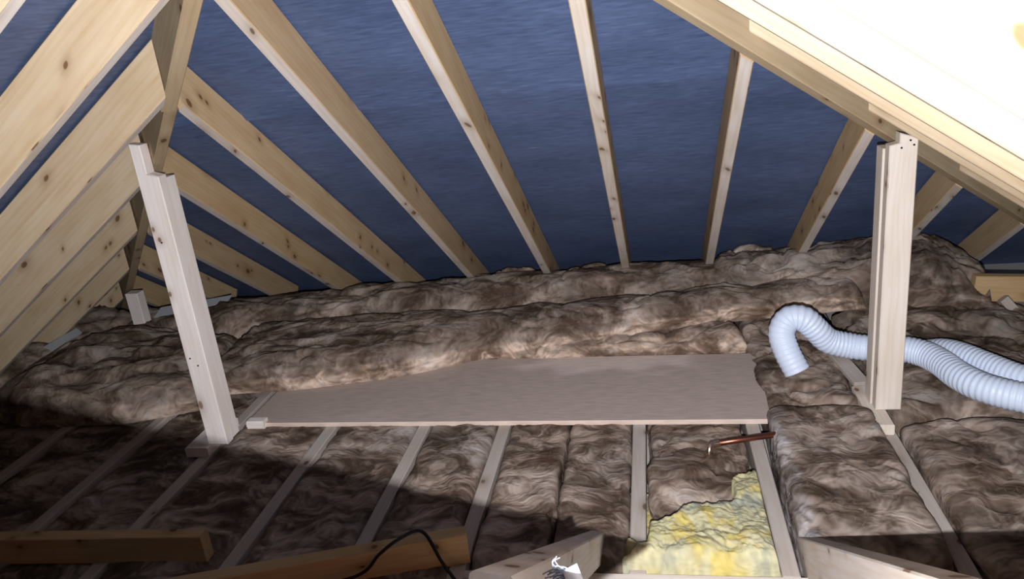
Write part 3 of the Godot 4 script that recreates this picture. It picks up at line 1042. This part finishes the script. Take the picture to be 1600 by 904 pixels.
# a post with a notch out of its head: width, height to the shoulder, height of the tongue, thickness, tongue width
func notched(w: float, h: float, tongue: float, thick: float, tw: float, on_left: bool) -> ArrayMesh:
	var poly := PackedVector2Array()
	if on_left:
		poly = PackedVector2Array([Vector2(0, 0), Vector2(w, 0), Vector2(w, h - 0.012), Vector2(tw, h), Vector2(tw, h + tongue - 0.006), Vector2(0, h + tongue)])
	else:
		poly = PackedVector2Array([Vector2(0, 0), Vector2(w, 0), Vector2(w, h + tongue - 0.02), Vector2(w - tw, h + tongue), Vector2(w - tw, h), Vector2(0, h - 0.006)])
	var off := Vector2(rng.randf(), rng.randf())
	var st := SurfaceTool.new()
	st.begin(Mesh.PRIMITIVE_TRIANGLES)
	var e := 0.003
	var inner := Geometry2D.offset_polygon(poly, -e)[0] as PackedVector2Array
	if Geometry2D.is_polygon_clockwise(inner) != Geometry2D.is_polygon_clockwise(poly):
		inner.reverse()
	var tri := Geometry2D.triangulate_polygon(inner)
	for s in [0, 1]:
		var z := thick if s == 0 else 0.0
		for k in range(0, tri.size(), 3):
			var a := inner[tri[k]]
			var b := inner[tri[k + 1]]
			var c := inner[tri[k + 2]]
			var cw := (b - a).cross(c - a) < 0.0
			var order := [a, b, c] if cw == (s == 0) else [a, c, b]
			for p in order:
				st.set_color(Color.WHITE)
				st.set_normal(Vector3(0, 0, 1 if s == 0 else -1))
				st.set_uv(off + Vector2(p.y / 2.4, p.x / 0.3 + s * 0.4))
				st.add_vertex(Vector3(p.x, p.y, z))
	var n := poly.size()
	for k in n:
		var a := poly[k]
		var b := poly[(k + 1) % n]
		var ia := nearest(inner, a)
		var ib := nearest(inner, b)
		var run := (b - a).length()
		var along := absf(b.y - a.y) > absf(b.x - a.x)
		var u0 := a.y / 2.4 if along else 0.0
		var u1 := b.y / 2.4 if along else run / 2.4
		var strips := [[Vector3(ia.x, ia.y, thick), Vector3(ib.x, ib.y, thick), Vector3(b.x, b.y, thick - e), Vector3(a.x, a.y, thick - e)],
			[Vector3(a.x, a.y, thick - e), Vector3(b.x, b.y, thick - e), Vector3(b.x, b.y, e), Vector3(a.x, a.y, e)],
			[Vector3(a.x, a.y, e), Vector3(b.x, b.y, e), Vector3(ib.x, ib.y, 0), Vector3(ia.x, ia.y, 0)]]
		for q in strips:
			quad(st, q[0], q[1], q[2], q[3], [off + Vector2(u0, 0.6), off + Vector2(u1, 0.6), off + Vector2(u1, 0.75), off + Vector2(u0, 0.75)], Color.WHITE)
	return st.commit()

func nearest(pts: PackedVector2Array, p: Vector2) -> Vector2:
	var best := pts[0]
	for q in pts:
		if q.distance_to(p) < best.distance_to(p):
			best = q
	return best

# ---------------------------------------------------------------- the hose
func hose(called: String, pts: Array, r: float, label: String, wall: bool):
	var path := smooth_path(pts, 0.0036)
	var t := thing(called, label, "hose", pts[0], "white ventilation hoses")
	for i in path.size():
		path[i] -= t.position
	var ribs := func(d: float) -> float:
		return r * (1.0 + (0.028 + 0.018 * noise.get_noise_1d(d * 5.0)) * sin(d * TAU / 0.0185 + noise.get_noise_1d(d * 3.0) * 4.0) + 0.012 * noise.get_noise_1d(d * 9.0))
	put("corrugated_skin", tube_mesh(path, ribs, 28, false), M.hose, t)
	if wall:
		var inside := path.slice(0, 40)
		inside.reverse()
		var inner := func(_d: float) -> float: return r * 0.9
		var m := tube_mesh(inside, inner, 24, true)
		var o := put("inner_shade", m, M.hose_inner_shade, t)  # dark colour stands in for the shade within the hose
		o.set_meta("label", "dark insert for the shade inside the open end")

func build_hose():
	hose("hose", [Vector3(0.523, -1.402, -2.86), Vector3(0.487, -1.325, -2.89), Vector3(0.473, -1.26, -2.92), Vector3(0.503, -1.213, -2.94), Vector3(0.557, -1.214, -2.94), Vector3(0.606, -1.262, -2.94), Vector3(0.655, -1.315, -2.95), Vector3(0.73, -1.338, -2.95), Vector3(0.80, -1.345, -2.935), Vector3(0.90, -1.345, -2.925), Vector3(0.977, -1.348, -2.88), Vector3(1.017, -1.35, -2.80), Vector3(1.042, -1.35, -2.68), Vector3(1.09, -1.35, -2.585), Vector3(1.18, -1.35, -2.51), Vector3(1.30, -1.352, -2.46), Vector3(1.50, -1.355, -2.44)], 0.050, "white corrugated hose with a hooked open end, passing behind the right post", true)
	hose("hose", [Vector3(1.05, -1.40, -3.00), Vector3(1.075, -1.372, -2.945), Vector3(1.11, -1.357, -2.875), Vector3(1.157, -1.352, -2.775), Vector3(1.205, -1.35, -2.685), Vector3(1.27, -1.35, -2.61), Vector3(1.38, -1.352, -2.56), Vector3(1.55, -1.355, -2.54)], 0.048, "second white corrugated hose coming in from the right edge behind the first", false)

# ---------------------------------------------------------------- small things
func build_small():
	# copper pipe with an elbow
	var t := thing("copper_pipe", "copper pipe with a soldered elbow reaching over the joist right of the board", "pipe", Vector3(0.154, F + 0.03, -2.37))
	var p := PackedVector3Array([Vector3(0.0, 0, 0), Vector3(0.1, 0.004, -0.022), Vector3(0.40, 0.012, -0.09)])
	put("tube", tube_mesh(p, func(_d: float) -> float: return 0.0105, 20), M.copper, t)
	var el := smooth_path([Vector3(0.03, 0.001, -0.006), Vector3(0.012, 0.0, -0.002), Vector3(0.0, -0.004, 0.004), Vector3(-0.005, -0.014, 0.012), Vector3(-0.007, -0.030, 0.018)], 0.002)
	var e := put("elbow", tube_mesh(el, func(_d: float) -> float: return 0.0128, 20), M.solder, t)
	e.set_meta("label", "bright elbow fitting")
	# eaves trays behind the wool
	var o := put("eaves_tray", slab([Vector3(-2.76, F + 0.13, -3.60), Vector3(-2.36, F + 0.165, -3.70), Vector3(-2.36, F + 0.185, -3.76), Vector3(-2.76, F + 0.16, -3.68)], Vector3(0, -0.004, -0.002)), M.tray)
	tag(o, "thin pale eaves tray showing between the stub post and the leaning post", "eaves tray", "eaves trays")
	o = put("eaves_tray", slab([Vector3(-3.03, F + 0.145, -3.14), Vector3(-2.97, F + 0.175, -3.30), Vector3(-3.01, F + 0.195, -3.32), Vector3(-3.08, F + 0.165, -3.15)], Vector3(-0.002, -0.004, 0)), M.tray)
	tag(o, "thin pale eaves tray under the feet of the left rafters", "eaves tray", "eaves trays")
	# timbers in the right eaves
	o = timber("wall_plate", Vector3(1.38, F + 0.07, -3.52), Vector3(1.98, F + 0.03, -3.52), 0.047, 0.118, Vector3.UP, M.dark_wood)
	tag(o, "timber plate on edge in the right eaves, beyond the heap of wool", "timber")
	o = timber("strut", Vector3(1.47, -1.36, -3.44), Vector3(1.66, -1.60, -3.36), 0.04, 0.04, Vector3(0, 0.4, 1), M.joist)
	tag(o, "thin pale strut slanting down from the timber plate at the right edge", "timber")
	# offcut of wood poking out of the wool by the hose
	o = timber("offcut", Vector3(0.70, F + 0.045, -3.02), Vector3(0.742, F + 0.028, -2.78), 0.06, 0.02, Vector3.UP, M.joist)
	tag(o, "flat pale offcut of wood under the hose, left of the right post", "offcut")
	o = timber("offcut", Vector3(0.985, F + 0.05, -3.21), Vector3(1.02, F + 0.045, -3.06), 0.055, 0.02, Vector3.UP, M.joist)
	tag(o, "small pale offcut of wood above the hose, right of the right post", "offcut")
	# a white plastic strip with frayed cord
	t = thing("cable_end", "white plastic cable end with frayed strands at the bottom of the picture", "cable", Vector3(-0.10, -0.60, -0.70))
	var c := smooth_path([Vector3(0.012, -0.05, 0.02), Vector3(0.004, -0.022, 0.003), Vector3(-0.013, 0.012, -0.013)], 0.003)
	put("sleeve", tube_mesh(c, func(d: float) -> float: return 0.0095 + 0.001 * sin(d * 90.0), 14), M.white, t)
	var r := RandomNumberGenerator.new()
	r.seed = 9
	var fr := SurfaceTool.new()
	for k in 14:
		var s := Vector3(-0.016 + r.randf_range(-0.004, 0.003), 0.004 + r.randf_range(-0.004, 0.004), -0.008 + r.randf_range(-0.004, 0.004))
		var q := s + Vector3(r.randf_range(-0.030, -0.004), r.randf_range(-0.008, 0.010), r.randf_range(-0.008, 0.008))
		var m := (s + q) / 2 + Vector3(r.randf_range(-0.004, 0.004), r.randf_range(0.0, 0.008), 0)
		fr.append_from(tube_mesh(smooth_path([s, m, q], 0.003), func(_d: float) -> float: return 0.0009, 6), 0, Transform3D.IDENTITY)
	for k in 3:
		var s := Vector3(-0.020 - 0.005 * k, 0.010, -0.010)
		var tip := s + Vector3(r.randf_range(-0.012, 0.008), r.randf_range(0.012, 0.022), -0.004)
		fr.append_from(tube_mesh(smooth_path([s, (s + tip) / 2 + Vector3(-0.005, 0.002, 0), tip], 0.003), func(_d: float) -> float: return 0.0006, 6), 0, Transform3D.IDENTITY)
	var fo := put("frayed_cord", fr.commit(), M.frayed, t)
	fo.set_meta("label", "grey frayed strands")
	# dark cable draped along the front bearer
	var cab := smooth_path([Vector3(-1.30, F + 0.010, -1.45), Vector3(-1.02, F + 0.035, -1.60), Vector3(-0.86, F + 0.05, -1.66), Vector3(-0.80, F + 0.10, -1.685), Vector3(-0.75, F + 0.125, -1.72), Vector3(-0.69, F + 0.126, -1.755), Vector3(-0.63, F + 0.06, -1.71), Vector3(-0.58, F + 0.006, -1.68)], 0.01)
	o = put("cable", tube_mesh(cab, func(_d: float) -> float: return 0.005, 10), M.cable)
	tag(o, "dark cable draped over the yellowish timber along the bottom edge", "cable")
	# trimmer of the hatch, just showing
	o = timber("trimmer", Vector3(-0.58, F - 0.10, -1.727), Vector3(0.734, F - 0.10, -1.727), 0.047, 0.10, Vector3.UP, M.rafter)
	tag(o, "pale trimmer joist just showing at the bottom edge below the yellow wool", "joist")
	# unseen weak warm lamp, placed to light the front timbers
	var unseen_bulb := SphereMesh.new()
	unseen_bulb.radius = 0.03
	unseen_bulb.height = 0.06
	unseen_bulb.radial_segments = 20
	unseen_bulb.rings = 12
	t = thing("unseen_bulb", "unseen warm lamp on the floor below the picture, placed to light the front timbers", "lamp", Vector3(-0.35, F - 0.10, -0.62))
	put("glass", unseen_bulb, M.unseen_bulb, t, Vector3(0, 0.22, 0))
	var cap := CylinderMesh.new()
	cap.top_radius = 0.013
	cap.bottom_radius = 0.03
	cap.height = 0.19
	put("holder", cap, M.white, t, Vector3(0, 0.095, 0))
